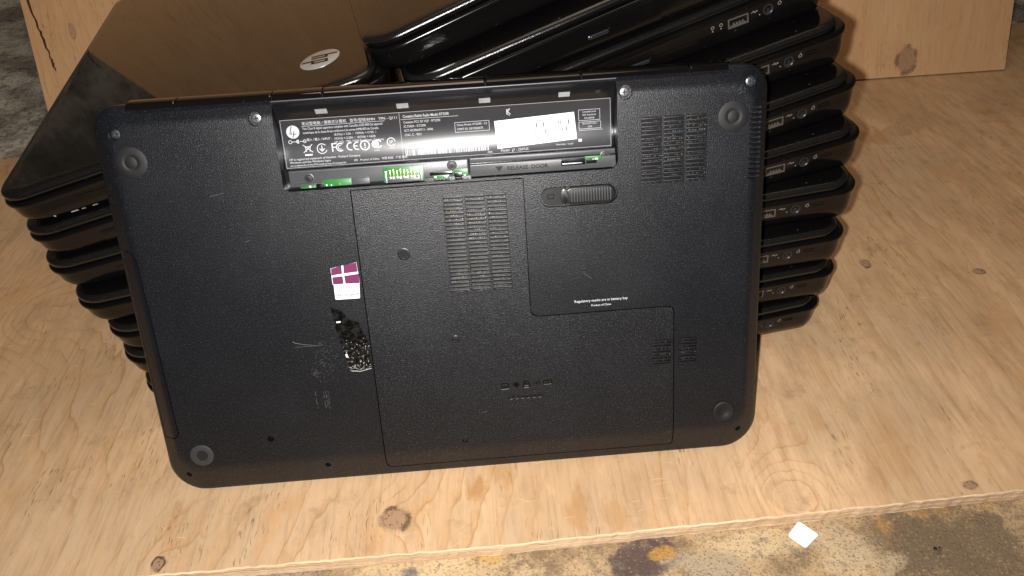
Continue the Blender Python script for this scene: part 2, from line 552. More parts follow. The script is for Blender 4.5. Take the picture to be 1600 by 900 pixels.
class Print(MB):
    """flat printed matter on a surface z = fn(x, y)"""

    def __init__(s, fn):
        super().__init__()
        s.fn = fn

    def text(s, x, y, t, size, align='LEFT', sx=1.0, bold=0.0, rot=0.0):
        v, f = text_verts(t, size, align, bold)
        c, q = math.cos(rot), math.sin(rot)
        vs = []
        for p in v:
            px, py = p[0]*sx, p[1]
            X = x+px*c-py*q
            Y = y+px*q+py*c
            vs.append((X, Y, s.fn(X, Y)))
        return s.add(vs, f)

    def rect(s, x0, x1, y0, y1, n=1):
        for i in range(n):
            a, b = x0+(x1-x0)*i/n, x0+(x1-x0)*(i+1)/n
            s.add([(a, y0, s.fn(a, y0)), (b, y0, s.fn(b, y0)), (b, y1, s.fn(b, y1)), (a, y1, s.fn(a, y1))], [(0, 1, 2, 3)])
        return s

    def line(s, x0, y0, x1, y1, w, n=1):
        d = Vector((x1-x0, y1-y0))
        nn = Vector((-d.y, d.x)).normalized()*w/2
        for i in range(n):
            t0, t1 = i/n, (i+1)/n
            ps = [(x0+d.x*t0-nn.x, y0+d.y*t0-nn.y), (x0+d.x*t1-nn.x, y0+d.y*t1-nn.y), (x0+d.x*t1+nn.x, y0+d.y*t1+nn.y), (x0+d.x*t0+nn.x, y0+d.y*t0+nn.y)]
            s.add([(a, b, s.fn(a, b)) for a, b in ps], [(0, 1, 2, 3)])
        return s

    def frame(s, x0, x1, y0, y1, w):
        s.line(x0, y0, x1, y0, w)
        s.line(x0, y1, x1, y1, w)
        s.line(x0, y0, x0, y1, w, 6)
        return s.line(x1, y0, x1, y1, w, 6)

    def arc(s, cx, cy, r, a0, a1, w, n=20, ry=None):
        ry = ry or r
        vs = []
        for i in range(n+1):
            a = math.radians(a0+(a1-a0)*i/n)
            for k in (-w/2, w/2):
                X, Y = cx+(r+k)*math.cos(a), cy+(ry+k)*math.sin(a)
                vs.append((X, Y, s.fn(X, Y)))
        return s.add(vs, [(2*i, 2*i+1, 2*i+3, 2*i+2) for i in range(n)])

    def disc(s, cx, cy, r, n=20, ry=None):
        ry = ry or r
        vs = [(cx+r*math.cos(2*math.pi*i/n), cy+ry*math.sin(2*math.pi*i/n)) for i in range(n)]
        return s.add([(a, b, s.fn(a, b)) for a, b in vs], [tuple(range(n))])

    def poly(s, pts):
        return s.add([(a, b, s.fn(a, b)) for a, b in pts], [tuple(range(len(pts)))])


def tag(o, label=None, cat=None, group=None, kind=None):
    for k, v in (('label', label), ('category', cat), ('group', group), ('kind', kind)):
        if v:
            o[k] = v
    return o


# ------------------------------------------------------------------ setting: floor, wall, boards
def sheet(name, pts, mat, kind='structure'):
    me = mesh(pts, [tuple(range(len(pts)))], 1.0)
    o = link(name, me, mat, None, 0)
    if kind:
        o['kind'] = kind
    return o


FZ = -.0095
bm = bmesh.new()
bmesh.ops.create_grid(bm, x_segments=8, y_segments=8, size=4.0)
for v in bm.verts:
    v.co.z = FZ
me = bpy.data.meshes.new('m')
bm.to_mesh(me)
bm.free()
fl = link('concrete_floor', me, M['floor'], None, 0)
fl['kind'] = 'structure'

# the plywood sheet the laptops stand on
base_poly = [(-1.25, -.0545), (-.04, -.0555), (.213, -.0555), (.535, -.0480), (1.60, -.028), (1.62, .795), (.98, .695), (-.33, .4955), (-1.25, .355)]
rs = []
g_ = MB()
top, bot, lip = [], [], []
dense = []
for i, p in enumerate(base_poly):
    q = base_poly[(i+1) % len(base_poly)]
    L = (Vector(q)-Vector(p)).length
    n = max(2, int(L/.004)) if p[1] < 0 and q[1] < 0 else max(2, int(L/.05))
    for k in range(n):
        t = k/n
        dense.append((p[0]+(q[0]-p[0])*t, p[1]+(q[1]-p[1])*t))
rng = random.Random(3)
R0, R1, R2 = [], [], []
for (x, y) in dense:
    fr = 1 if y < -.02 and abs(x) < 1.7 else 0
    j = rng.uniform(-.0006, .0003)*fr
    R0.append((x, y+rng.uniform(-.0004, .0004)*fr, FZ+.0003))
    R1.append((x, y+j, -.0008))
    R2.append((x, y+.0007*fr+j, 0))
g_.rings([R0, R1, R2], True, False)
ed = g_.done('board_edge', M['ply_edge'], None, 1.0, 0)
tp = link('plywood_sheet', mesh([(x, y, 0) for x, y, z in R2], [tuple(range(len(R2)))], 1.0), M['ply'], None, 0)
ed.parent = tp
tag(tp, 'worn pale plywood sheet with knots and stains lying on the concrete under the laptops', 'plywood board')

# the upright board leaning back behind the stacks
TH = math.radians(20)
bb = bpy.data.objects.new('leaning_plywood_board', None)
sc.collection.objects.link(bb)
bb.location = B(0, 536, 0) + Vector((0, 0, .002))
bb.rotation_euler = (-TH, 0, 0)
tag(bb, 'orange toned plywood board standing upright behind the laptop stacks', 'plywood board')
mb = MB()
mb.box(-.286, .8585, 0, .012, 0, 1.05)
fc = mb.done('board_face', M['plyback'], bb, SB, 0)
mb = MB()
for zc, xc, ln, tilt in ((.150, -.278, .040, -.10), (.106, -.271, .022, -.16), (.080, -.267, .010, -.1), (.22, -.288, .05, -.15)):
    n = 10
    up, lo = [], []
    for i in range(n+1):
        t = i/n
        z = zc-ln*(t-.5)*2
        x = xc+tilt*(zc-z)*-.4+.0007*math.sin(i*2.6)+.0004*math.sin(i*5.1)+(zc-z)*-.12*-1
        wd = .0015*math.sin(math.pi*min(1, max(0, t)))*(.6+.5*math.sin(i*1.7)**2)+.0001
        up.append((x-wd, -.0006, z))
        lo.append((x+wd, -.0006, z))
    mb.add(up+lo, [(i, i+1, n+2+i, n+1+i) for i in range(n)])
M['crack'] = plain('dark split in the veneer', (.06, .02, .01), .8)
cr = mb.done('veneer_split', M['crack'], bb, SB, 0)

# concrete wall behind
mb = MB()
mb.box(-3.5, 3.5, 1.129, 1.3, FZ+.001, 2.6)
wl = mb.done('concrete_wall', M['wall'], None, 1.0, 0)
wl['kind'] = 'structure'
# the dirty concrete apron behind the board, a step above the floor
ap = sheet('concrete_ground', [(-3.4, .04, FZ+.003), (-.33, .509, FZ+.003), (.98, .708, FZ+.003), (3.4, 1.08, FZ+.003), (3.4, 1.13, FZ+.003), (-3.4, 1.13, FZ+.003)], M['wall'])

# ------------------------------------------------------------------ the stacked laptops
D = 250.0
DEL = math.radians(1.79)
HF = 25.24
HM = HF+D/2*DEL


def topw(u):
    return HM+math.tan(DEL)*u


# (inset, height rule) of the lower case from the bottom up: ('a', w) absolute, ('t', dz) below the lid top
CASE = [(12, 'a', 1.2), (8.5, 'a', 1.5), (5.2, 'a', 2.8), (3.4, 'm', .30), (2.5, 'm', .62), (2.0, 't', -16.0), (1.5, 't', -11.6), (1.2, 't', -10.2),
        (1.1, 't', -9.9), (.15, 't', -9.6), (0, 't', -9.0), (0, 't', -7.9), (.4, 't', -7.0), (1.4, 't', -6.5), (4.5, 't', -6.3)]


def casew(rule, x):
    _, k, v = rule
    if k == 'a':
        return v
    if k == 't':
        return topw(x)+v
    return 2.8+v*(topw(x)-16.0-2.8)


def stack_base_mesh():
    mb = MB()
    u0, u1, v0, v1 = -D/2-1, D/2-3, -152, 238
    rings = []
    for c in CASE:
        ins = c[0]
        rf, rr = max(25-ins*.6, 10), max(15-ins*.4, 8)
        rings.append([(x, y, casew(c, x)) for x, y in rrect(u0+ins*.95, u1-ins*.34, v0+ins, v1-ins, 0, 9, (rf, rr, rr, rf))])
    mb.rings(rings)
    for x in (-95, 98):
        for y in (-115, 190):
            mb.lathe(x, y, [(7, 0.15), (8, .5), (8, 1.3)], 16)
    return mesh(mb.v, mb.f)


def lid_ring(ins, dz):
    u0, u1, v0, v1 = -D/2, D/2-8, -150, 236
    rf, rr = max(23-ins*.6, 8), max(15-ins*.6, 6)
    return [(x, y, topw(x)+dz) for x, y in rrect(u0+ins, u1-ins, v0+ins, v1-ins, 0, 10, (rf, rr, rr, rf))]


def stack_lid_mesh():
    mb = MB()
    mb.rings([lid_ring(i, z) for i, z in ((4, -5.5), (1.0, -5.5), (.3, -5.1), (.15, -4.4), (.3, -2.4), (1.2, -1.2), (2.5, -.55), (3.6, -.28), (5.5, -.08), (9, 0))])
    return mesh(mb.v, mb.f)


def lid_rim_mesh():
    mb = MB()
    mb.rings([lid_ring(i, z) for i, z in ((.5, -3.0), (-.02, -2.8), (.15, -2.1), (.6, -1.45), (1.2, -.92), (1.9, -.55), (2.5, -.34), (2.8, -.55))], False, False)
    return mesh(mb.v, mb.f)


def hinge_mesh():
    mb = MB()
    rings = []
    n = 20
    for y, r in ((-140, 1.5), (-139, 3.4), (-136.5, 4.8), (-133, 5.3), (-100, 5.3), (-99, 5.0)):
        rings.append([(D/2-9.5+r*math.cos(2*math.pi*i/n), y, topw(D/2)-9.6+r*math.sin(2*math.pi*i/n)) for i in range(n)])
    mb.rings(rings)
    return mesh(mb.v, mb.f)


def port_box(u, wd, w0, w1, v0=-151.2, v1=-146, ch=0.0):
    """box on the near side: u centre, width, w range, v range"""
    mb = MB()
    mb.box(u-wd/2, u+wd/2, v0, v1, w0, w1)
    return mb


def sideface(u, w):
    """v of the near side wall at height w"""
    pts = [(casew(c, u), c[0]) for c in CASE]
    for (a, b), (c, d) in zip(pts, pts[1:]):
        if w <= c:
            return -152+b+(d-b)*max(0, w-a)/max(.01, c-a)
    return -152.0


def U(u):
    return u-D/2


def side_ring(mb, u, w, prof, n=22, ru=1.0):
    """lathe about the v axis on the near side; prof = (radius, depth outwards)"""
    f = sideface(u, w+3)
    mb.rings([[(u+r*ru*math.cos(2*math.pi*i/n), f-d, w+r*math.sin(2*math.pi*i/n)) for i in range(n)] for r, d in prof])


def side_plate(mb, u0, u1, w0, w1, out, n=8):
    """thin plate following the near side wall"""
    vs, fs = [], []
    for i in range(2):
        u = (u0, u1)[i]
        for j in range(n+1):
            w = w0+(w1-w0)*j/n
            f = sideface(u, w)
            vs += [(u, f-out, w), (u, f+.6, w)]
    k = 2*(n+1)
    for j in range(n):
        a = 2*j
        fs.append((a, a+2, k+a+2, k+a))
        fs.append((a, a+1, a+3, a+2))
        fs.append((k+a, k+a+2, k+a+3, k+a+1))
    fs.append((0, k, k+1, 1))
    fs.append((k-2, k-1, 2*k-1, 2*k-2))
    mb.add(vs, fs)


def build_stack_parts():
    P = []
    P.append(('base', stack_base_mesh(), M['side'], None))
    P.append(('lid', stack_lid_mesh(), M['lid'], None))
    P.append(('lid_rim', lid_rim_mesh(), M['rim'], 'lid'))
    P.append(('hinge', hinge_mesh(), M['lid'], None))
    # optical drive face with its eject button
    mb = MB()
    side_plate(mb, U(46), U(157), 5.5, 13.4, .35)
    P.append(('optical_drive', mesh(mb.v, mb.f), M['side'], None))
    mb = MB()
    f = sideface(U(117), 11.5)
    rs_ = []
    for ins, d in ((0, -.3), (0, .8), (.5, 1.15)):
        rs_.append([(x, f-d, y) for x, y in rrect(U(110.3)+ins, U(123.7)-ins, 10.6+ins*.6, 13.0-ins*.6, 1.1, 4)])
    mb.rings(rs_)
    P.append(('eject_button', mesh(mb.v, mb.f), M['steel_dark'], 'optical_drive'))
    # usb socket: metal frame, tongue
    mb = MB()
    u, w = U(183.3), 16.2
    f = sideface(u, w+3)
    o = [(u-6.8, w-3.1), (u+6.8, w-3.1), (u+6.8, w+3.1), (u-6.8, w+3.1)]
    i_ = [(u-6.0, w-2.3), (u+6.0, w-2.3), (u+6.0, w+2.3), (u-6.0, w+2.3)]
    mb.rings([[(x, f+1, z) for x, z in o], [(x, f-.35, z) for x, z in o], [(x, f-.35, z) for x, z in i_], [(x, f+.9, z) for x, z in i_]])
    for dx in (-3, -1, 1, 3):
        mb.box(u+dx-.5, u+dx+.5, f-.2, f+.6, w-1.4, w-.1)
    mb.box(u-5, u+5, f+.1, f+.8, w-2.2, w-1.5)
    P.append(('usb_port', mesh(mb.v, mb.f), M['portmetal'], None))
    mb = MB()
    u = U(203.5)
    side_ring(mb, u, 16.6, [(3.5, -.5), (3.5, .3), (2.9, .4), (2.5, .1), (2.2, -.6), (.9, -.6), (.7, -.1)])
    P.append(('power_jack', mesh(mb.v, mb.f), M['jack'], None))
    mb = MB()
    u = U(219)
    f = sideface(u, 19)
    mb.rings([[(x, f-d, z) for x, z in rrect(u-4.2+i, u+4.2-i, 16.2+i, 18.8-i, 1.2-i, 4)] for i, d in ((0, -.2), (0, .25), (.6, .25), (.9, -.4))])
    P.append(('lock_slot', mesh(mb.v, mb.f), M['engrave'], None))
    # printed marks beside the sockets
    mb = MB()

    def ln(u0, w0, u1, w1, t=.35):
        d = Vector((u1-u0, w1-w0))
        nn = Vector((-d.y, d.x)).normalized()*t/2
        q = [(u0-nn.x, w0-nn.y), (u1-nn.x, w1-nn.y), (u1+nn.x, w1+nn.y), (u0+nn.x, w0+nn.y)]
        mb.add([(a, sideface(a, b)-.12, b) for a, b in q], [(0, 1, 2, 3)])
    for c in (166.3, 171.9):
        c = U(c)
        for k in range(8):
            a, b = k*math.pi/4, (k+1)*math.pi/4
            ln(c+1.0*math.cos(a), 17.6+1.0*math.sin(a), c+1.0*math.cos(b), 17.6+1.0*math.sin(b), .4)
        ln(c-.45, 15.2, c+.45, 15.2, .9)
    P.append(('light_marks', mesh(mb.v, mb.f), M['dimprint'], None))
    mb = MB()
    ln(U(192), 18, U(196), 18.4)
    ln(U(193), 18.1, U(194), 19.2)
    ln(U(194), 18.2, U(195.2), 17.2)
    ln(U(195.6), 18.2, U(196.4), 18.2, 1.0)
    P.append(('socket_mark', mesh(mb.v, mb.f), M['dimprint'], 'usb_port'))
    mb = MB()
    for k in range(6):
        a, b = k*math.pi/3, (k+1)*math.pi/3
        ln(U(211.3)+1.2*math.cos(a), 18+1.1*math.sin(a), U(211.3)+1.2*math.cos(b), 18+1.1*math.sin(b), .4)
    ln(U(211.3), 19, U(211.9), 20.2)
    ln(U(197.5), 15.0, U(198.3), 15.0, .8)
    P.append(('plug_mark', mesh(mb.v, mb.f), M['dimprint'], 'power_jack'))
    return P


M['steel_dark'] = plain('dark shiny button', (.05, .05, .055), .18, .5)
POSE_R = [(316.2, 234.2, 0.0, 9.0, 0.00), (329.6, 240.8, 29.6, 5.0, 1.79), (334.4, 243.9, 59.1, 2.7, 3.59), (345.5, 255.8, 89.4, -0.4, 5.38), (330.4, 254.9, 116.9, 7.4, 7.18), (318.7, 258.5, 144.7, 11.2, 8.97), (312.8, 272.0, 173.7, 9.5, 10.77), (297.5, 283.7, 200.7, 10.6, 12.56), (272.1, 277.1, 224.1, 9.8, 14.36), (245.3, 292.1, 247.7, 10.9, 16.15)]
POSE_L = [(87.2, 221.7, 0.0, -0.9, 0.00), (80.7, 226.6, 29.0, -1.7, 1.79), (71.4, 232.3, 57.6, 2.0, 3.59), (53.3, 239.0, 85.2, 4.4, 5.38), (34.5, 251.4, 112.5, 6.9, 7.18), (26.5, 256.3, 140.8, 9.2, 8.97), (26.9, 252.5, 170.5, 7.5, 10.77)]


def pose_matrix(p):
    x, y, z, psi, tilt = p
    p_, t_ = math.radians(psi), math.radians(tilt)
    V = Vector((-math.sin(p_), math.cos(p_), 0))
    Uu = Vector((math.cos(p_)*math.cos(t_), math.sin(p_)*math.cos(t_), math.sin(t_)))
    N = Uu.cross(V)
    m = Matrix((Uu, V, N)).transposed().to_4x4()
    return Matrix.Translation(B(x, y, z)) @ m @ Matrix.Scale(SB, 4)


ordn = ['bottom', 'second', 'third', 'fourth', 'fifth', 'sixth', 'seventh', 'eighth', 'ninth', 'topmost']
LR = ['bottommost closed black laptop of the right stack, resting on the bare plywood',
      'second closed black laptop from the bottom of the right stack',
      'third closed black laptop from the bottom of the right stack',
      'fourth closed black laptop from the bottom of the right stack',
      'fifth closed black laptop from the bottom of the right stack',
      'sixth closed black laptop from the bottom of the right stack',
      'fourth closed laptop from the top of the right stack, painted crescent reflection on its lid',
      'third closed laptop from the top of the right stack, USB socket and jack fully visible',
      'second closed laptop from the top of the right stack, shiny eject button on its side',
      'topmost closed black laptop of the right stack']
LL = ['bottommost laptop of the left stack, only a sliver of its corner showing',
      'second closed black laptop from the bottom of the left stack',
      'third closed black laptop from the bottom of the left stack',
      'fourth closed black laptop from the bottom of the left stack',
      'third closed black laptop from the top of the left stack',
      'second closed black laptop from the top of the left stack',
      'topmost laptop of the left stack, silver round emblem on its brown reflecting lid']
parts = build_stack_parts()
proto = bpy.data.objects.new('closed_laptop', None)
sc.collection.objects.link(proto)
pobj = {}
for nm, me_, mt, par in parts:
    o = link(nm, me_, mt, pobj[par] if par else proto, 40)
    pobj[nm] = o
proto.empty_display_size = .02


def copy_tree(o, parent=None):
    c = o.copy()
    sc.collection.objects.link(c)
    c.parent = parent
    for ch in list(o.children):
        copy_tree(ch, c)
    return c


stackobj = {}
first = True
for nm, poses, labs, grp in (('R', POSE_R, LR, 'closed laptops piled in the right stack'), ('L', POSE_L, LL, 'closed laptops piled in the left stack')):
    for i, p in enumerate(poses):
        o = proto if first else copy_tree(proto)
        first = False
        o.matrix_world = pose_matrix(p)
        tag(o, labs[i], 'laptop', grp)
        stackobj[nm+str(i+1)] = o

# emblem on the lid of the topmost laptop of the left stack
A = stackobj['L7']
eu, ev, er = 207.6-D/2, -150+46.3, 13.3
fn_t = lambda x, y: topw(x)
mb = MB()
n = 48
mb.rings([[(eu+r*math.cos(2*math.pi*i/n), ev+r*math.sin(2*math.pi*i/n), topw(eu+r*math.cos(2*math.pi*i/n))+z) for i in range(n)]
          for r, z in ((er, -.1), (er, .25), (er-.5, .45))])
em = mb.done('emblem', M['emblem'], A)
pr = Print(lambda x, y: topw(x)+.55)


def hp_marks(pr, cx, cy, r, rot, w):
    """slanted letters h and p cut through a disc"""
    k = r/10.0
    c, s_ = math.cos(rot), math.sin(rot)
    sh = .30

    def seg(x0, y0, x1, y1):
        x0 += y0*sh
        x1 += y1*sh
        pr.line(cx+(x0*c-y0*s_)*k, cy+(x0*s_+y0*c)*k, cx+(x1*c-y1*s_)*k, cy+(x1*s_+y1*c)*k, w*k)
    seg(-3.9, -4.2, -3.9, 9.0)
    seg(-4.2, 3.4, -.8, 3.4)
    seg(-1.4, 4.0, -1.4, -4.2)
    seg(1.6, 4.0, 1.6, -9.0)
    seg(1.0, 3.4, 4.6, 3.4)
    seg(4.2, 4.0, 4.2, -4.0)
    seg(1.0, -3.6, 4.8, -3.6)


hp_marks(pr, eu, ev, er, math.radians(-90), 1.5)
pr.done('emblem_letters', M['engrave'], em, smooth=0)

# a reflection painted as a pale crescent on the lid, and small chips
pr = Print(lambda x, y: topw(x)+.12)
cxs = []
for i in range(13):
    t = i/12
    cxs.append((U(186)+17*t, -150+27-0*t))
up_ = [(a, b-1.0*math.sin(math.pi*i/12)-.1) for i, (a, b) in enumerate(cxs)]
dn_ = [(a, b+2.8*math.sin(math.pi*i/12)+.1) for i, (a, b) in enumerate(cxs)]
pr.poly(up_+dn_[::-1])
pr.done('painted_reflection', M['dimprint'], stackobj['R7'], smooth=0)
mb = MB()
for u_, w_, l_, h_ in ((37, 1.2, 4.2, 1.4), (43.6, 1.8, 2.2, .8), (50.5, 1.3, 3.0, 1.1), (27, 5, .8, 1.2)):
    u2 = U(u_)
    side_plate(mb, u2, u2+l_, 1.6+w_*.4, 1.6+w_*.4+h_, .25, 2)
mb.done('edge_chips', M['print'], A, smooth=0)

# ------------------------------------------------------------------ the upturned laptop leaning on the stacks
LEAN = math.radians(20)
lap = bpy.data.objects.new('upturned_laptop', None)
sc.collection.objects.link(lap)
Bv = Vector((0, math.sin(LEAN), math.cos(LEAN)))
Nv = Vector((0, -math.cos(LEAN), math.sin(LEAN)))
lap.matrix_world = Matrix.Translation(Vector((0, 0, GAP*MM))) @ Matrix((Vector((1, 0, 0)), Bv, Nv)).transposed().to_4x4()
tag(lap, 'black laptop stood on edge, underside facing out, empty battery bay, leaning on the two stacks', 'laptop')

CA, CB, CC = 211.0, 268.0, 438.0


def ring(L, R, Bt, T, c, rb, rt):
    return [(x, y, c) for x, y in rrect(-3.2+L, 379.0-R, -3.6+Bt, 242.8-T, 0, 9, (rb, rb, rt, rt))]


mb = MB()
prof = [(1.5, 1.5, 1.5, 1, -19.6, 22, 14), (0, 0, 0, 0, -18, 22, 15), (0, 0, 0, 0, -8.4, 22, 15), (.4, .4, .4, .3, -7.2, 22, 15), (1.4, 1.3, 1.4, 1.0, -6.2, 21, 14),
        (2.6, 2.4, 3.2, 2.2, -5.4, 20, 14), (8.6, 7.6, 15.6, 8.6, -1.15, 16, 12), (10.2, 9.0, 18.2, 10.6, -.40, 15, 12),
        (11.8, 10.4, 20.6, 12.4, -.08, 14, 11), (13.6, 12.2, 22.6, 14, 0, 13, 10)]
mb.rings([ring(*p) for p in prof])
body = mesh(mb.v, mb.f)

bay_poly = round_poly([(98.7, 189.3), (290.6, 189.3), (290.6, 239.2), (98.7, 239.2)], [5, 5, 1.2, 1.2])


def cutter(polys):
    mb = MB()
    for poly, z0, z1 in polys:
        mb.prism(poly, z0, z1)
    return mesh(mb.v, mb.f)


def offset_poly(p, d):
    """naive inward offset of a ccw polygon"""
    out = []
    N = len(p)
    for i in range(N):
        a, b, c = Vector(p[i-1]), Vector(p[i]), Vector(p[(i+1) % N])
        e1, e2 = (b-a).normalized(), (c-b).normalized()
        n1, n2 = Vector((-e1.y, e1.x)), Vector((-e2.y, e2.x))
        m = (n1+n2)
        m = m/max(.3, m.length_squared)*2
        out.append((b.x+m.x*d, b.y+m.y*d))
    return out


door_pts = [(135.9, 3.8), (323.6, 3.8), (323.6, 102.6), (235.5, 102.6), (235.5, 188.0), (135.9, 188.0)]
door_r = [4.5, 2, 4, 5.5, .6, .6]
odd_pts = [(-8, 38.2), (6.8, 38.2), (10.2, 41.2), (8.6, 155.5), (5.5, 161.2), (-8, 161.6)]
odd_r = [0, 2, 2.5, 2.5, 3, 0]
GV = .38
door_out = round_poly(door_pts, door_r)
door_in = round_poly(offset_poly(door_pts, GV*1.6), door_r)
odd_out = round_poly(odd_pts, odd_r)
odd_in = round_poly(offset_poly(odd_pts, GV*1.6), odd_r)
vents = []           # (a0, a1, b0, b1, rows)
for a0, a1 in ((188.2, 199.6), (200.9, 212.3), (213.6, 225.0)):
    vents.append((a0, a1, 121.4, 180.6, 25, 0))
for a0, a1 in ((304.2, 315.8), (317.2, 328.8), (330.2, 341.8)):
    vents.append((a0, a1, 179.0, 217.4, 17, 1))
vents.append((310.2, 321.4, 64.0, 80.4, 8, 2))
vents.append((326.6, 337.6, 64.2, 80.6, 8, 2))
holes = [(66.0, 33.4, 2.1), (98.8, 10.8, 1.9), (9.8, 11.4, 1.9), (366.6, 12.2, 1.9)]
screws = [(88.9, 231.0, 4.0), (295.6, 231.6, 4.0), (367.2, 232.8, 3.4), (11.5, 227.8, 3.4)]

cuts_common = [(rrect(v[0], v[1], v[2], v[3], .6, 2), -1.7, 2.0) for v in vents]
cuts_body = [(bay_poly, -16, 3), (door_out, -5.2, 3), (odd_out, -6.0, 3)]
for x, y, r in holes:
    cuts_body.append(([(x+r*math.cos(a*math.pi/8), y+r*math.sin(a*math.pi/8)) for a in range(16)], -8, 3))
for x, y, r in screws:
    cuts_body.append(([(x+r*math.cos(a*math.pi/10), y+r*math.sin(a*math.pi/10)) for a in range(20)], -5.4, 3))
for i in range(15):
    y = 177.6+i*2.85
    cuts_body.append((rrect(366.6, 374.6, y, y+1.5, .5, 2), -5.2, 3))
latch_poly = rrect(244.4, 290.0, 169.3, 181.6, 6.1, 8)
cuts_body.append((latch_poly, -3.4, 3))
bodycut = body.copy()
for grp in (cuts_body[:1], cuts_body[1:2], cuts_body[2:], cuts_common[3:6]+cuts_common[7:]):
    bodycut = boolean(bodycut, cutter(grp), 'DIFFERENCE')
base_o = link('bottom_case', bodycut, M['case'], lap, 28)

door_me = boolean(body.copy(), cutter([(door_in, -4.4, 5)]), 'INTERSECT')
dscrew = [(162.5, 147.8, 2.6), (188.2, 91.4, 2.7), (188.4, 21.6, 2.2)]
dc = cuts_common[0:3]+cuts_common[6:7]
for x, y, r in dscrew:
    dc.append(([(x+r*math.cos(a*math.pi/9), y+r*math.sin(a*math.pi/9)) for a in range(18)], -2.0, 3))
door_me = boolean(door_me, cutter(dc), 'DIFFERENCE')
door = link('service_cover', door_me, M['grain'], lap, 28)
tag(door, 'grained L-shaped cover panel with vents and screws')
odd_me = boolean(body.copy(), cutter([(odd_in, -5.4, 5)]), 'INTERSECT')
odd = link('optical_drive', odd_me, M['grain_smooth'], lap, 28)

# lid behind
mb = MB()
mb.rings([ring(*p) for p in ((3, 3, 3, 5, -20, 20, 12), (1.2, 1.2, 1, 4, -20.6, 21, 12), (1.0, 1.0, .8, 4, -25, 21, 12), (3, 3, 3, 6, -27.6, 20, 12), (8, 8, 8, 11, -28.2, 16, 10))])
mb.done('lid', M['lid'], lap)
# glossy hinge covers along the top edge
for k, (x0, x1) in enumerate(((19, 45.6), (46.4, 98.6), (99.2, 126.6), (127.2, 217.2), (217.8, 271.2), (271.8, 332.4), (333.2, 354.5))):
    mb = MB()
    n = 10
    R_ = []
    prof_h = [(241.6, -19.5), (243.5, -19.0), (244.6, -16.5), (245.0, -13), (244.6, -9), (243.8, -6.2), (242.9, -4.7), (241.6, -3.7), (240.1, -3.2), (240.1, -6)]
    rr = []
    for x in (x0, x0+.4, x0+.8, x1-.8, x1-.4, x1):
        d = .35 if x in (x0, x1) else 0
        rr.append([(x, b_-d, c_) for b_, c_ in prof_h])
    mb.rings(rr)
    mb.done('hinge_cover', M['lid'] if k < 4 else M['side'], lap, smooth=50)
mb = MB()
mb.rings([[(x, b_, c_) for b_, c_ in ((239.0, -6.4), (239.9, -6.4), (240.0, -4.0), (239.8, -3.2), (239.4, -3.1), (239.0, -3.5))] for x in (98.4, 98.9, 290.4, 290.9)])
mb.done('trim_strip', M['trim'], lap)

# ---- battery bay


def trough(b):
    return -13+(31-math.sqrt(max(1, 31**2-(b-213)**2)))


mb = MB()
pf = [(189.35, -7.2), (200.0, -7.2), (200.9, -8.2)]+[(201+i*1.0, trough(201+i*1.0)) for i in range(0, 38)]
back = [(238.9, -2.5), (238.9, -15.5), (189.35, -15.5)]
mb.rings([[(x, b_, c_) for b_, c_ in pf+back] for x in (98.9, 290.4)])
bay = mb.done('battery_bay', M['bay'], lap, smooth=30)


def seat(a, b, c):
    """true place of a point measured on the case plane but lying at depth c"""
    t = (CC-c)/CC
    return CA+(a-CA)*t, CB+(b-CB)*t


class BayPrint(Print):
    """print measured on the case plane, wrapped onto the trough"""

    def __init__(s, h):
        super().__init__(lambda x, y: 0)
        s.h = h

    def add(s, vs, fs):
        out = []
        for x, y, z in vs:
            b = y
            for _ in range(4):
                c = trough(b)+s.h
                a_, b = seat(x, y, c)
            out.append((a_, b, c+z))
        return super().add(out, fs)


lb = BayPrint(.12)
nx, ny = 6, 24
vs = [(102+(287.0-102)*i/nx, 202.2+(229.6-202.2)*j/ny, 0) for i in range(nx+1) for j in range(ny+1)]
fs = [(i*(ny+1)+j, (i+1)*(ny+1)+j, (i+1)*(ny+1)+j+1, i*(ny+1)+j+1) for i in range(nx) for j in range(ny)]
lb.add(vs, fs)
label = lb.done('regulatory_label', M['label'], lap, smooth=60)

pt = BayPrint(.24)
W1 = .15
pt.frame(102.6, 286.6, 202.8, 229.2, W1)
pt.line(168.4, 202.8, 168.4, 229.2, W1, 8)
pt.line(168.4, 210.6, 222, 210.6, W1)
# maker's roundel
pt.disc(108.8, 222.6, 3.6, 26)
pt.text(114.2, 226.6, '笔记型电脑 / 便携式计算机   型号/型號/RMN   TPN - Q111', 2.1, sx=1.0)
pt.line(114, 225.3, 160, 225.3, .18)
pt.text(114.2, 223.9, 'This Class B digital apparatus complies with Canadian ICES-003.Cet appareil', 1.85, sx=.78)
pt.text(114.2, 221.7, 'numérique de la classe B est conforme à la norme NMB-003 du Canada.', 1.85, sx=.78)
pt.text(131, 219.6, '18.5Vdc = 3.5A  /  19.0Vdc = 4.74A  /', 1.8, sx=.86)
pt.text(115.8, 217.7, '输入 / 輸入 / INPUT :', 1.8, sx=.86)
pt.text(131, 217.4, '19.5Vdc = 3.33A  /  18.5Vdc = 4.62A', 1.8, sx=.86)
pt.text(131, 215.4, 'HP, HQ - TRE, 71034 Boeblingen, Germany', 1.8, sx=.86)
pt.arc(106.6, 217.2, .9, 0, 360, .3)
pt.line(107.5, 217.2, 110.2, 217.2, .3)
pt.arc(111, 217.2, .8, 60, 300, .5)
pt.disc(111.1, 217.2, .4)
pt.line(111.9, 217.2, 114, 217.2, .3)
pt.arc(114.6, 217.2, .8, 0, 360, .3)
pt.line(114.2, 217.2, 115, 217.2, .3)
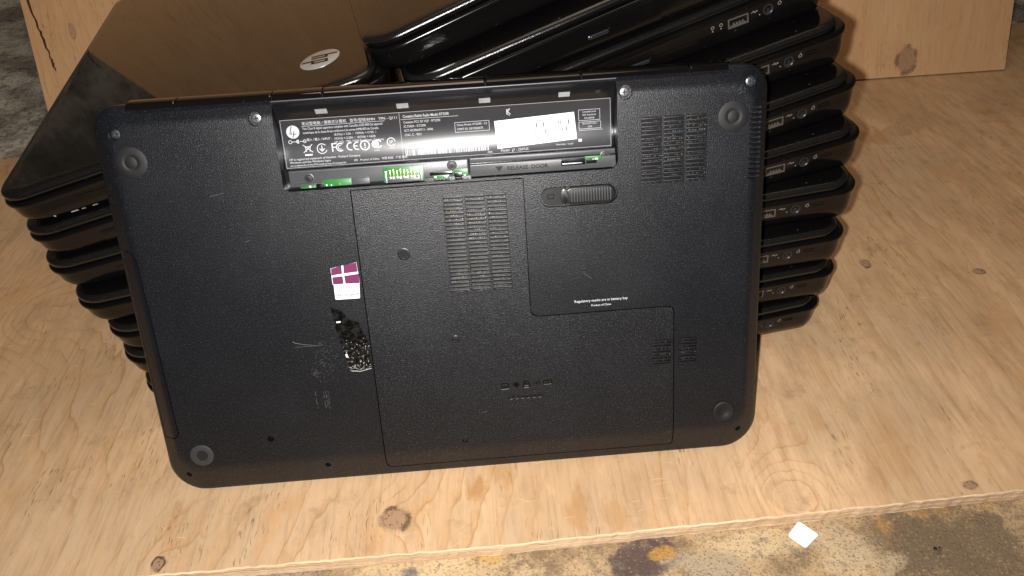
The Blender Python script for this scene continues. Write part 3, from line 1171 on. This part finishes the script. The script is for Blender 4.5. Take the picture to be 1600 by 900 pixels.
# crossed bin
cy = 212.6
pt.line(113.2, cy+2.6, 118.4, cy-1.8, .4)
pt.line(118.4, cy+2.6, 113.2, cy-1.8, .4)
pt.line(114.4, cy+1.4, 117.2, cy+1.4, .4)
pt.line(114.4, cy+1.4, 114.9, cy-1.4, .35)
pt.line(117.2, cy+1.4, 116.7, cy-1.4, .35)
pt.rect(113.7, 117.9, cy-3.6, cy-2.7)
# ring with arrow
pt.arc(123.6, cy-.2, 2.7, 40, 340, .45)
pt.line(123.6, cy+1.6, 123.6, cy-1.4, .5)
pt.line(122.2, cy-.1, 123.6, cy-1.6, .5)
pt.line(125, cy-.1, 123.6, cy-1.6, .5)
# F C
pt.line(129.4, cy+2.3, 129.4, cy-2.3, .7)
pt.line(129.1, cy+2.1, 132.0, cy+2.1, .6)
pt.line(129.1, cy+.1, 131.5, cy+.1, .5)
pt.arc(133.8, cy-.1, 2.1, 50, 310, .6)
pt.arc(133.8, cy-.1, 1.1, 60, 300, .4)
# CE
pt.arc(139.6, cy, 2.0, 70, 290, .6)
pt.arc(143.4, cy, 2.0, 70, 290, .6)
pt.line(141.7, cy, 143.5, cy, .55)
pt.arc(147.6, cy, 2.5, 0, 360, .7)
pt.line(147.6, cy+1.4, 147.6, cy-.4, .7)
pt.disc(147.6, cy-1.2, .4)
# PC tick mark
pt.disc(153.4, cy+.3, 2.1, 20, 2.1)
pt.arc(155.0, cy+.3, 2.0, 30, 330, .8)
pt.text(154.0, cy-3.3, 'MЛ04', 1.2, 'CENTER')
pt.text(104.6, 207.3, 'HP is registered trademark of Hewlett - Packard Company.', 1.75, sx=.95)
pt.text(104.6, 205.6, 'Windows and the Windows logos', 1.75, sx=.95)
pt.text(104.6, 203.9, 'are trademarks of the Microsoft group of companies', 1.55, sx=.95)
pt.text(140.5, 204.6, 'SPS   Product of China   中国 制造   产品 制造', 1.55, sx=1.0)
# second column
pt.text(170.3, 226.8, 'Contains Ralink Radio Model RT3290', 2.1, sx=.80, bold=.02)
pt.line(169, 225.3, 201, 225.3, .18)
pt.text(170.3, 223.6, 'Contains FCC ID VQF - RT3290', 1.8, sx=.86)
pt.text(170.3, 221.3, 'IC:7542A - RT3290', 1.8, sx=.86)
pt.text(170.3, 219.0, 'SCT: RCPRART11 - 0446', 1.8, sx=.86)
pt.text(170.3, 216.6, 'CNC: C - 9021', 1.8, sx=.86)
pt.text(169.6, 209.2, 'Typ. No.', 1.5, sx=1.0)
pt.frame(198.8, 218.0, 216.2, 221.6, .2)
pt.text(199.8, 220.1, 'China Model: RT3290 - C2', 1.6, sx=.98)
pt.text(199.8, 217.8, 'CMIIT ID: 2012DJ2675', 1.6, sx=.98)
pt.text(229.2, 225.4, 'K', 4.2, 'CENTER', bold=.01)
pt.arc(230.3, 225.4, 1.9, 100, 260, .25)
pt.frame(268.6, 280.6, 217.9, 223.8, .2)
pt.text(274.6, 222.6, 'Complied with', 1.3, 'CENTER')
pt.text(274.6, 220.9, 'IDA Standards', 1.3, 'CENTER')
pt.text(274.6, 219.1, 'DA104328', 1.3, 'CENTER')
pt.frame(268.6, 281.0, 213.2, 217.0, .2)
pt.text(274.8, 216.0, 'E01/SGPP1/2E11', 1.25, 'CENTER')
pt.text(274.8, 214.3, '2525', 1.25, 'CENTER')
pt.line(268.6, 212.4, 282, 212.4, .18)
pt.text(223.6, 204.2, 'Model:  g7 - 2247US', 1.9, sx=1.0)
pt.text(255.0, 205.4, 'Warranty : 1y1y0', 1.4, sx=1.0)
pt.rect(268.0, 270.0, 206.2, 207.8)
pt.text(216.0, 203.9, 'ABA', 1.5, sx=1.0)
rb = random.Random(5)
x = 169.8
while x < 217:
    wd = rb.choice((.18, .3, .45, .6))
    pt.rect(x, x+wd, 205.0, 208.2)
    x += wd+rb.choice((.2, .3, .5))
pt.done('printed_text', M['softprint'], label, smooth=0)
pk = BayPrint(.34)
hp_marks(pk, 108.8, 222.6, 3.6, 0, 1.15)
pk.done('roundel_letters', M['label'], label, smooth=0)

# CSA style ring right of the tick
pc = BayPrint(.26)
pc.arc(162.4, cy+.9, 2.2, 0, 320, .45)
pc.text(162.4, cy+.9, 'SP', 2.4, 'CENTER')
pc.text(162.4, cy-2.6, '170296', 1.1, 'CENTER')
pc.done('ring_mark', M['softprint'], label, smooth=0)

# white bar code sticker across the label
pw = BayPrint(.45)
cor = [(220.9, 220.9), (266.0, 223.0), (267.2, 207.9), (221.9, 205.4)]
nn_, mm_ = 12, 14
vs = []
for i in range(nn_+1):
    for j in range(mm_+1):
        s_, t_ = i/nn_, j/mm_
        q = [(1-s_)*(1-t_)*cor[0][k]+s_*(1-t_)*cor[1][k]+s_*t_*cor[2][k]+(1-s_)*t_*cor[3][k] for k in (0, 1)]
        vs.append((q[0], q[1], 0))
pw.add(vs, [(i*(mm_+1)+j, (i+1)*(mm_+1)+j, (i+1)*(mm_+1)+j+1, i*(mm_+1)+j+1) for i in range(nn_) for j in range(mm_)])
stk = pw.done('barcode_sticker', M['white'], lap, smooth=60)
pb = BayPrint(.55)
sl = math.atan2(2.1, 45.1)
pb.arc(226.6, 219.0, 1.4, 0, 360, .4)
pb.text(231.5, 218.9, 'i | UPC/T2E:H1', 2.3, sx=1.15, rot=sl, bold=.03)
for row, (yb, xa, xb) in enumerate(((215.6, 243.5, 262.8), (211.9, 242.5, 264.8))):
    x = xa
    while x < xb:
        wd = rb.choice((.25, .35, .5, .65))
        y0 = yb+(x-243)*.046
        if rb.random() < .74:
            pb.rect(x, x+wd, y0+(0 if rb.random() < .7 else .9), y0+2.7)
        x += wd+rb.choice((.3, .45, .6, .8))
pb.done('barcode', M['ink'], stk, smooth=0)

# metal tabs in the upper part of the bay
for x, wd, b0, b1 in ((126.1, 6.6, 231.5, 234.2), (170.9, 6.6, 231.4, 234.2), (216.4, 6.4, 231.3, 234.0), (260.8, 6.4, 231.6, 234.3), (279.8, 2.8, 232.4, 234.2)):
    c = trough(b0)+.3
    a_, bb0 = seat(x, b0, c)
    _, bb1 = seat(x, b1, c+.8)
    mb = MB()
    h = wd/2
    mb.add([(a_-h, bb0, trough(bb0)+.3), (a_+h, bb0, trough(bb0)+.3), (a_+h, bb1, trough(bb1)+1.0), (a_-h, bb1, trough(bb1)+1.0),
            (a_-h, bb0, trough(bb0)-1.3), (a_+h, bb0, trough(bb0)-1.3), (a_+h, bb1, trough(bb1)-1.0), (a_-h, bb1, trough(bb1)-1.0)],
           [(0, 1, 2, 3), (7, 6, 5, 4), (0, 4, 5, 1), (1, 5, 6, 2), (2, 6, 7, 3), (3, 7, 4, 0)])
    mb.done('metal_tab', M['tab'] if wd > 3 else M['ring'], lap, smooth=0)

# ledge below the trough
mb = MB()
mb.box(101.5, 204.6, 190.6, 200.2, -7.6, -5.0, .8)
mb.done('bay_ledge', M['ledge'], lap)
mb = MB()
mb.box(205.2, 289.9, 189.8, 196.8, -7.6, -3.6, .6)
mb.box(205.2, 289.9, 197.2, 200.4, -7.6, -5.4, .6)
rdl = mb.done('release_ledge', M['ledge'], lap)
pr = Print(lambda x, y: -3.52)
pr.poly([(219.6, 194.9), (222.0, 191.8), (224.4, 194.9)])
pr.text(226.6, 193.3, 'RELEASE  DOOR', 3.2, sx=1.02, bold=.05)
pr.done('release_door_lettering', M['engrave'], rdl, smooth=0)


def pbox(name, a0, a1, b0, b1, c0, c1, mat, parent=lap, ch=0.2):
    mb = MB()
    mb.box(a0, a1, b0, b1, c0, c1, ch)
    return mb.done(name, mat, parent)


def screw(x, y, r, c, mat, parent=lap, recess=True):
    mb = MB()
    mb.lathe(x, y, [(r, c-1.2), (r, c), (r*.88, c+.22), (r*.5, c+.3), (r*.08, c+.32)], 24)
    s_ = mb.done('screw', mat, parent)
    mb = MB()
    mb.box(x-r*.5, x+r*.5, y-r*.10, y+r*.10, c+.1, c+.38)
    mb.box(x-r*.10, x+r*.10, y-r*.5, y+r*.5, c+.1, c+.37)
    mb.done('cross_slot', M['void'], s_, smooth=0)
    return s_


for x, y in ((112.8, 195.4), (195.0, 197.3)):
    mb = MB()
    mb.lathe(x, y, [(2.9, -5.3), (2.9, -4.7), (2.5, -4.6), (2.2, -5.0)], 24)
    mb.done('screw_boss', M['ledge'], lap)
    screw(x, y, 1.9, -5.1, M['darksteel'])
mb = MB()
mb.lathe(283.6, 196.6, [(2.9, -5.6), (2.9, -3.9), (2.5, -3.8), (2.2, -4.3)], 24)
mb.done('screw_boss', M['ledge'], lap)
screw(283.6, 196.6, 1.9, -4.4, M['darksteel'])

# connector: green board, frame, gold blades
con = pbox('battery_connector', 155.2, 178.6, 190.2, 198.6, -5.2, -4.3, M['pcb'])
pbox('connector_frame', 157.4, 176.8, 190.0, 192.2, -5, -2.2, M['ledge'], con)
pbox('connector_cheek', 156.2, 157.6, 190.0, 196.8, -5, -2.0, M['steel'], con)
pbox('connector_cheek', 176.4, 177.8, 190.0, 197.6, -5, -2.0, M['steel'], con)
for i in range(9):
    x = 158.9+i*2.0
    pbox('contact_blade', x, x+.75, 192.0, 197.2+.5*math.sin(i*2.3), -4.4, -3.3, M['gold'], con, .12)
    pbox('solder_joint', x-.2, x+1.1, 192.0, 193.3, -3.2, -2.3, M['white'] if i % 2 else M['steel'], con, .12)


def board(a0, a1, b0, b1, c=-4.9):
    o = pbox('circuit_board', a0, a1, b0, b1, c, c+.9, M['pcb'])
    k = int((a1-a0)/4)+1
    for i in range(k):
        x = rb.uniform(a0+.4, a1-2)
        pbox('chip', x, x+rb.uniform(.7, 1.9), b0+rb.uniform(.1, .5), b0+rb.uniform(.9, 1.5), c+.85, c+1.5, rb.choice((M['white'], M['steel'], M['ink'], M['gold'])), o, .1)
    return o


board(120.5, 137.0, 190.2, 194.2)
board(107.5, 116.5, 190.0, 191.8, -4.6)
pbox('latch_block', 104.2, 121.0, 191.6, 192.8, -5.2, -3.2, M['ledge'])
pbox('latch_block', 117.0, 120.6, 190.0, 192.4, -5.2, -2.8, M['engrave'])
pbox('spacer_block', 137.2, 147.5, 190.4, 194.0, -5.2, -3.4, M['ledge'])
board(183.6, 193.2, 190.2, 192.2, -4.6)
board(195.8, 204.0, 190.6, 195.0)
pbox('latch_block', 182.0, 195.0, 192.2, 194.2, -5.2, -3.2, M['bay'])
pbox('latch_block', 196.0, 200.4, 190.2, 193.2, -4.9, -2.9, M['engrave'])
board(271.8, 281.4, 194.6, 197.2, -3.7)
pbox('latch_block', 258.0, 272.0, 192.6, 196.2, -3.8, -2.8, M['bay'])
pbox('metal_strip', 258.6, 270.2, 193.2, 194.0, -3.0, -2.6, M['steel'])
pbox('latch_block', 272.4, 278.4, 193.0, 195.6, -3.8, -2.4, M['engrave'])

# screws, covers, feet
for (x, y, r) in screws:
    screw(x, y, r*.72, -3.9 if r > 3.5 else -4.2, M['midsteel'])
for (x, y, r) in dscrew:
    screw(x, y, r*.8, -1.7, M['darksteel'], door)
mb = MB()
mb.lathe(162.5, 147.8, [(3.7, -.3), (3.7, .25), (3.2, .35), (2.7, -.2)], 28, True, False)
mb.done('screw_collar', M['grain_smooth'], door)
for (x, y, r) in holes:
    mb = MB()
    mb.lathe(x, y, [(r+.02, -6.2), (r*.5, -5.8), (r*.1, -5.7)], 16)
    mb.done('hole_bottom', M['void'], lap)

for x, y in ((17.7, 212.0), (357.0, 214.4)):
    mb = MB()
    mb.lathe(x, y, [(8.8, -.4), (8.8, .2), (8.3, .42), (5.5, .62), (4.0, .68), (3.7, .45), (3.3, .42), (2.9, .62), (.2, .66)], 44)
    mb.done('rubber_foot', M['rubber'], lap, smooth=60)
mb = MB()
mb.lathe(21.5, 25.8, [(7.3, -.6), (7.3, .25), (6.9, .45), (3.6, .35), (3.3, .1)], 40)
ft = mb.done('foot_ring', M['ring'], lap)
tag(ft, 'bare grey ring where the rubber foot has come off')
mb = MB()
mb.lathe(21.8, 25.6, [(3.5, .3), (3.4, .66), (.2, .62)], 30)
mb.done('foot_recess', M['void'], ft)
mb = MB()
mb.lathe(356.0, 27.0, [(7.1, -.4), (7.1, .5), (6.6, 1.0), (5.6, 1.05), (4.4, .6), (3.2, .45), (2.9, .2), (.2, .15)], 40)
mb.done('rubber_foot', M['rubber'], lap, smooth=60)

# vents: backing and slats
names = {}
for vi, (a0, a1, b0, b1, rows, kind) in enumerate(vents):
    par = door if vi in (0, 1, 2, 6) else lap
    mb = MB()
    mb.box(a0, a1, b0, b1, -1.9, -1.45)
    bk = mb.done('vent_grille', M['perf'], par, smooth=0)
    mb = MB()
    pitch = (b1-b0)/rows
    for i in range(rows):
        y = b0+(i+.5)*pitch
        mb.box(a0+.05, a1-.05, y-pitch*.25, y+pitch*.25, -1.46, .04, .22)
    mb.done('grille_slats', M['slat'], bk)

# latch
mb = MB()
mb.rings([[(x, y, -3.3) for x, y in rrect(245.5, 288.9, 170.4, 180.5, 5.0, 8)], [(x, y, -.5) for x, y in rrect(245.5, 288.9, 170.4, 180.5, 5.0, 8)]])
lt = mb.done('battery_latch', M['slide'], lap)
mb = MB()
x0, x1 = 258.4, 288.6
mb.rings([[(x, y, c) for x, y in rrect(x0+i, x1-i, 170.3+i, 180.7-i, 5.0-i, 8)] for i, c in ((0, -.9), (0, .6), (.6, 1.1), (1.2, 1.2))])
sd = mb.done('slider', M['slide'], lt)
mb = MB()
for i in range(15):
    x = 262.4+i*1.62
    mb.box(x, x+.7, 171.9, 179.3, 1.1, 2.2, .2)
mb.done('slider_ribs', M['ledge'], sd)
mb = MB()
mb.rings([[(258.6+2.3*math.cos(a*math.pi/10)+q, 175.5+(4.6-q)*math.sin(a*math.pi/10), c) for a in range(20)] for q, c in ((0, 1.1), (0, 1.7), (.5, 1.9))])
mb.done('slider_lip', M['slide'], sd)
pr = Print(lambda x, y: -.44)
pr.frame(249.0, 252.6, 174.4, 176.8, .5)
pr.done('latch_mark', M['engrave'], lt, smooth=0)

# stickers and print on the case
pr = Print(lambda x, y: .12)
pr.poly(round_poly([(119.0, 122.8), (133.6, 122.6), (134.3, 132.0), (119.2, 132.5)], [.8, .8, 0, 0]))
st = pr.done('windows_sticker', M['white'], lap, smooth=0)
pr = Print(lambda x, y: .14)
for q in (((118.7, 138.0), (125.0, 138.6), (125.3, 143.6), (118.9, 142.3)), ((126.0, 138.7), (134.3, 139.2), (134.1, 145.0), (126.3, 143.8)),
          ((118.9, 132.4), (125.2, 132.3), (125.1, 137.2), (118.9, 136.9)), ((126.2, 132.3), (134.6, 132.0), (134.5, 137.9), (126.0, 137.3))):
    pr.poly(q)
pr.done('purple_panes', M['purple'], st, smooth=0)
pr = Print(lambda x, y: .11)
pr.poly(((118.6, 132.3), (134.7, 131.9), (134.2, 145.1), (118.7, 142.4)))
pr.done('sticker_top', M['whiteplastic'], st, smooth=0)
pr = Print(lambda x, y: .17)
pr.text(119.9, 125.3, 'Windows 8', 3.1, sx=.94, bold=.05)
pr.done('sticker_text', M['ink'], st, smooth=0)
pr = Print(lambda x, y: .10)
pr.text(278.4, 109.8, 'Regulatory marks are in battery bay', 2.25, 'CENTER', sx=1.0)
pr.text(278.4, 106.6, 'Product of China', 1.75, 'CENTER', sx=1.0)
pr.done('printed_note', M['print'], lap, smooth=0)

# engraved icons on the cover
pr = Print(lambda x, y: .08)
y = 57.6
pr.frame(214.4, 218.4, y-.9, y+1.4, .7)
pr.line(213.8, y-2, 219, y-2, .8)
pr.disc(223.4, y, 1.7)
pr.line(221.4, y, 225.4, y, .6)
pr.line(223.4, y-2.2, 223.4, y+2.2, .6)
pr.arc(229.8, y+.6, 1.4, 0, 180, .7)
pr.frame(227.9, 231.7, y-2.0, y+.4, .8)
pr.line(228.4, y-.9, 231.4, y-.9, .6)
pr.disc(236.2, y, .8)
pr.arc(236.2, y, 2.0, -50, 50, .6)
pr.arc(236.2, y, 2.0, 130, 230, .6)
pr.frame(240.6, 245.8, y-.8, y+1.3, .6)
pr.line(243.2, y-.8, 243.2, y+1.3, .6)
pr.text(229.4, 49.2, 'HP ProtectSmart', 3.1, 'CENTER', sx=1.02, bold=.05)
pr.done('engraved_icons', M['engrave'], door, smooth=0)
pr = Print(lambda x, y: .10)
pr.line(213.8, y-2.6, 218.8, y-2.5, .3)
pr.line(228.2, y-2.6, 231.2, y-2.5, .3)
pr.line(228.6, y-1.3, 231.0, y-1.3, .25)
pr.line(240.9, y-1.4, 245.6, y-1.3, .2)
for i in range(6):
    x = 219+i*3.6
    pr.line(x, 47.7, x+1.6, 47.75, .22)
pr.done('icon_highlights', M['dimprint'], door, smooth=0)

# torn sticker residue, scratches
rg = random.Random(11)
outl = [(115.4, 118), (121, 116.6), (123.6, 112), (127.5, 108.6), (131.2, 107.6), (131.6, 103), (134.4, 97.5), (135.0, 91.5), (135.2, 77.5), (128, 75.6), (122.4, 76.6), (120.4, 83), (118.6, 92), (116.8, 101.5), (116.2, 110)]
jag = []
for i, p in enumerate(outl):
    q = outl[(i+1) % len(outl)]
    for k in range(8):
        t = k/8
        jag.append((p[0]+(q[0]-p[0])*t+rg.uniform(-.5, .5), p[1]+(q[1]-p[1])*t+rg.uniform(-.5, .5)))
pr = Print(lambda x, y: .07)
pr.poly([(x, y) if x < 135.3 else (135.3, y) for x, y in jag])
res = pr.done('torn_sticker_residue', M['scar'], lap, smooth=0)
pr = Print(lambda x, y: .16)
pr.poly([(117.6, 107.9), (120.1, 108.1), (120.2, 109.0), (117.5, 109.0)])
pr.poly([(120.4, 85.4), (122.0, 84.6), (121.2, 87.6), (120.1, 87.2)])
for i in range(70):
    x, yy = rg.uniform(119.5, 134.5), rg.choice((rg.uniform(75.8, 79), rg.uniform(76, 98)))
    if x < 121+(yy-76)*-.14:
        continue
    s_ = rg.uniform(.12, .34)
    a = rg.uniform(0, 3)
    pr.line(x, yy, x+math.cos(a)*s_*3, yy+math.sin(a)*s_*3, s_*.6)
pr.line(122.5, 75.8, 128, 75.1, .25)
pr.line(128, 75.1, 134.9, 76.6, .25)
pr.done('paper_flecks', M['print'], res, smooth=0)
pr = Print(lambda x, y: .09)
for i in range(170):
    x, yy = rg.gauss(108.5, 5.5), rg.gauss(84, 8)
    s_ = rg.uniform(.08, .22)
    a = rg.uniform(0, 3)
    pr.line(x, yy, x+math.cos(a)*s_*3, yy+math.sin(a)*s_*3, s_*.7)
pr.done('rub_marks', M['faint'], lap, smooth=0)
pr = Print(lambda x, y: .09)
for i in range(30):
    x, yy = rg.gauss(101, 1.6), rg.gauss(76, 1.6)
    pr.line(x, yy, x+rg.uniform(-.6, .6), yy+rg.uniform(.2, .8), .15)
pr.done('glue_spots', M['faint'], lap, smooth=0)
pr = Print(lambda x, y: .09)
for k in range(12):
    t = k/12
    pr.line(89.6+14*t, 98.0-3.6*t**.6, 89.6+14*(t+1/12), 98.0-3.6*(t+1/12)**.6, .32*(1-t)+.08)
    pr.line(90.5+17*t, 94.4-.6*t+.8*t*t, 90.5+17*(t+1/12), 94.4-.6*(t+1/12)+.8*(t+1/12)**2, .16)
pr.done('curved_scratch', M['faint'], lap, smooth=0)
pr = Print(lambda x, y: .09)
for x in (98.5, 103.5, 105.0, 106.2):
    for k in range(6):
        yy = 52+k*2+rg.uniform(-1, 1)
        pr.line(x+rg.uniform(-.3, .3), yy, x+rg.uniform(-.3, .3), yy+1.8, .12)
pr.done('rub_streaks', M['faint'], lap, smooth=0)
for cx_, cy_, dx, dy in ((57, 190, 8, 1.4), (268, 128, 5, -4), (72, 162, 3, 1), (200, 40, 4, .5)):
    pr = Print(lambda x, y: .09)
    pr.line(cx_, cy_, cx_+dx, cy_+dy, .14)
    pr.done('scratch', M['faint'], lap, smooth=0)
# scuffed corner by the hinge
pr = Print(lambda x, y: .06-max(0, y-230.6)*.44)
for i in range(26):
    x, yy = rg.gauss(358.5, 2.6), rg.gauss(231.0, 2.6)
    a = rg.gauss(1.3, .5)
    L_ = rg.uniform(.5, 2.2)
    pr.line(x, yy, x+math.cos(a)*L_, yy+math.sin(a)*L_*.5, rg.uniform(.08, .2))
pr.done('corner_scuffs', M['faint'], lap, smooth=0)

# ------------------------------------------------------------------ small things on the concrete
pts = [(.3904, -.0510), (.3804, -.0600), (.3883, -.0696), (.3991, -.0618)]
pl = round_poly(pts, [.0022, .0022, .0015, .0015], 6)
cx_ = sum(p[0] for p in pts)/4
cy_ = sum(p[1] for p in pts)/4
mb = MB()
mb.rings([[((x-cx_)*k, (y-cy_)*k, z) for x, y in pl] for k, z in ((.97, 0), (1, .0004), (1, .0015), (.96, .0019))])
cap = mb.done('plastic_tile', M['whiteplastic'], None, 1.0)
cap.location = (cx_, cy_, FZ+.0004)
tag(cap, 'small white plastic square with rounded corners lying on the stained concrete', 'plastic piece')

mb = MB()
mb.lathe(0, 0, [(1.9, 0), (2.0, .3), (1.6, .9), (.3, 1.1)], 20)
sr = mb.done('small_screw', M['chrome'], None, MM)
mb = MB()
mb.lathe(0, 0, [(.8, 0), (.8, -2.6), (.2, -3.4)], 12)
mb.done('shank', M['darksteel'], sr)
sr.location = (.4643, -.0787, FZ+.0028)
sr.rotation_euler = (1.0, .5, .3)
tag(sr, 'tiny shiny screw lying loose on the concrete at bottom right', 'screw')

mb = MB()
n = 22
mb.rings([[((r)*math.cos(2*math.pi*i/n), (r)*math.sin(2*math.pi*i/n), z) for i in range(n)] for r, z in ((2.0, 0), (2.0, .5), (1.5, .5), (1.5, 0))], False, False)
wsh = mb.done('small_washer', M['steel'], None, MM)
wsh.location = (.2745, -.0685, FZ+.0006)
tag(wsh, 'tiny metal ring lying on the dark stain of the concrete', 'washer')
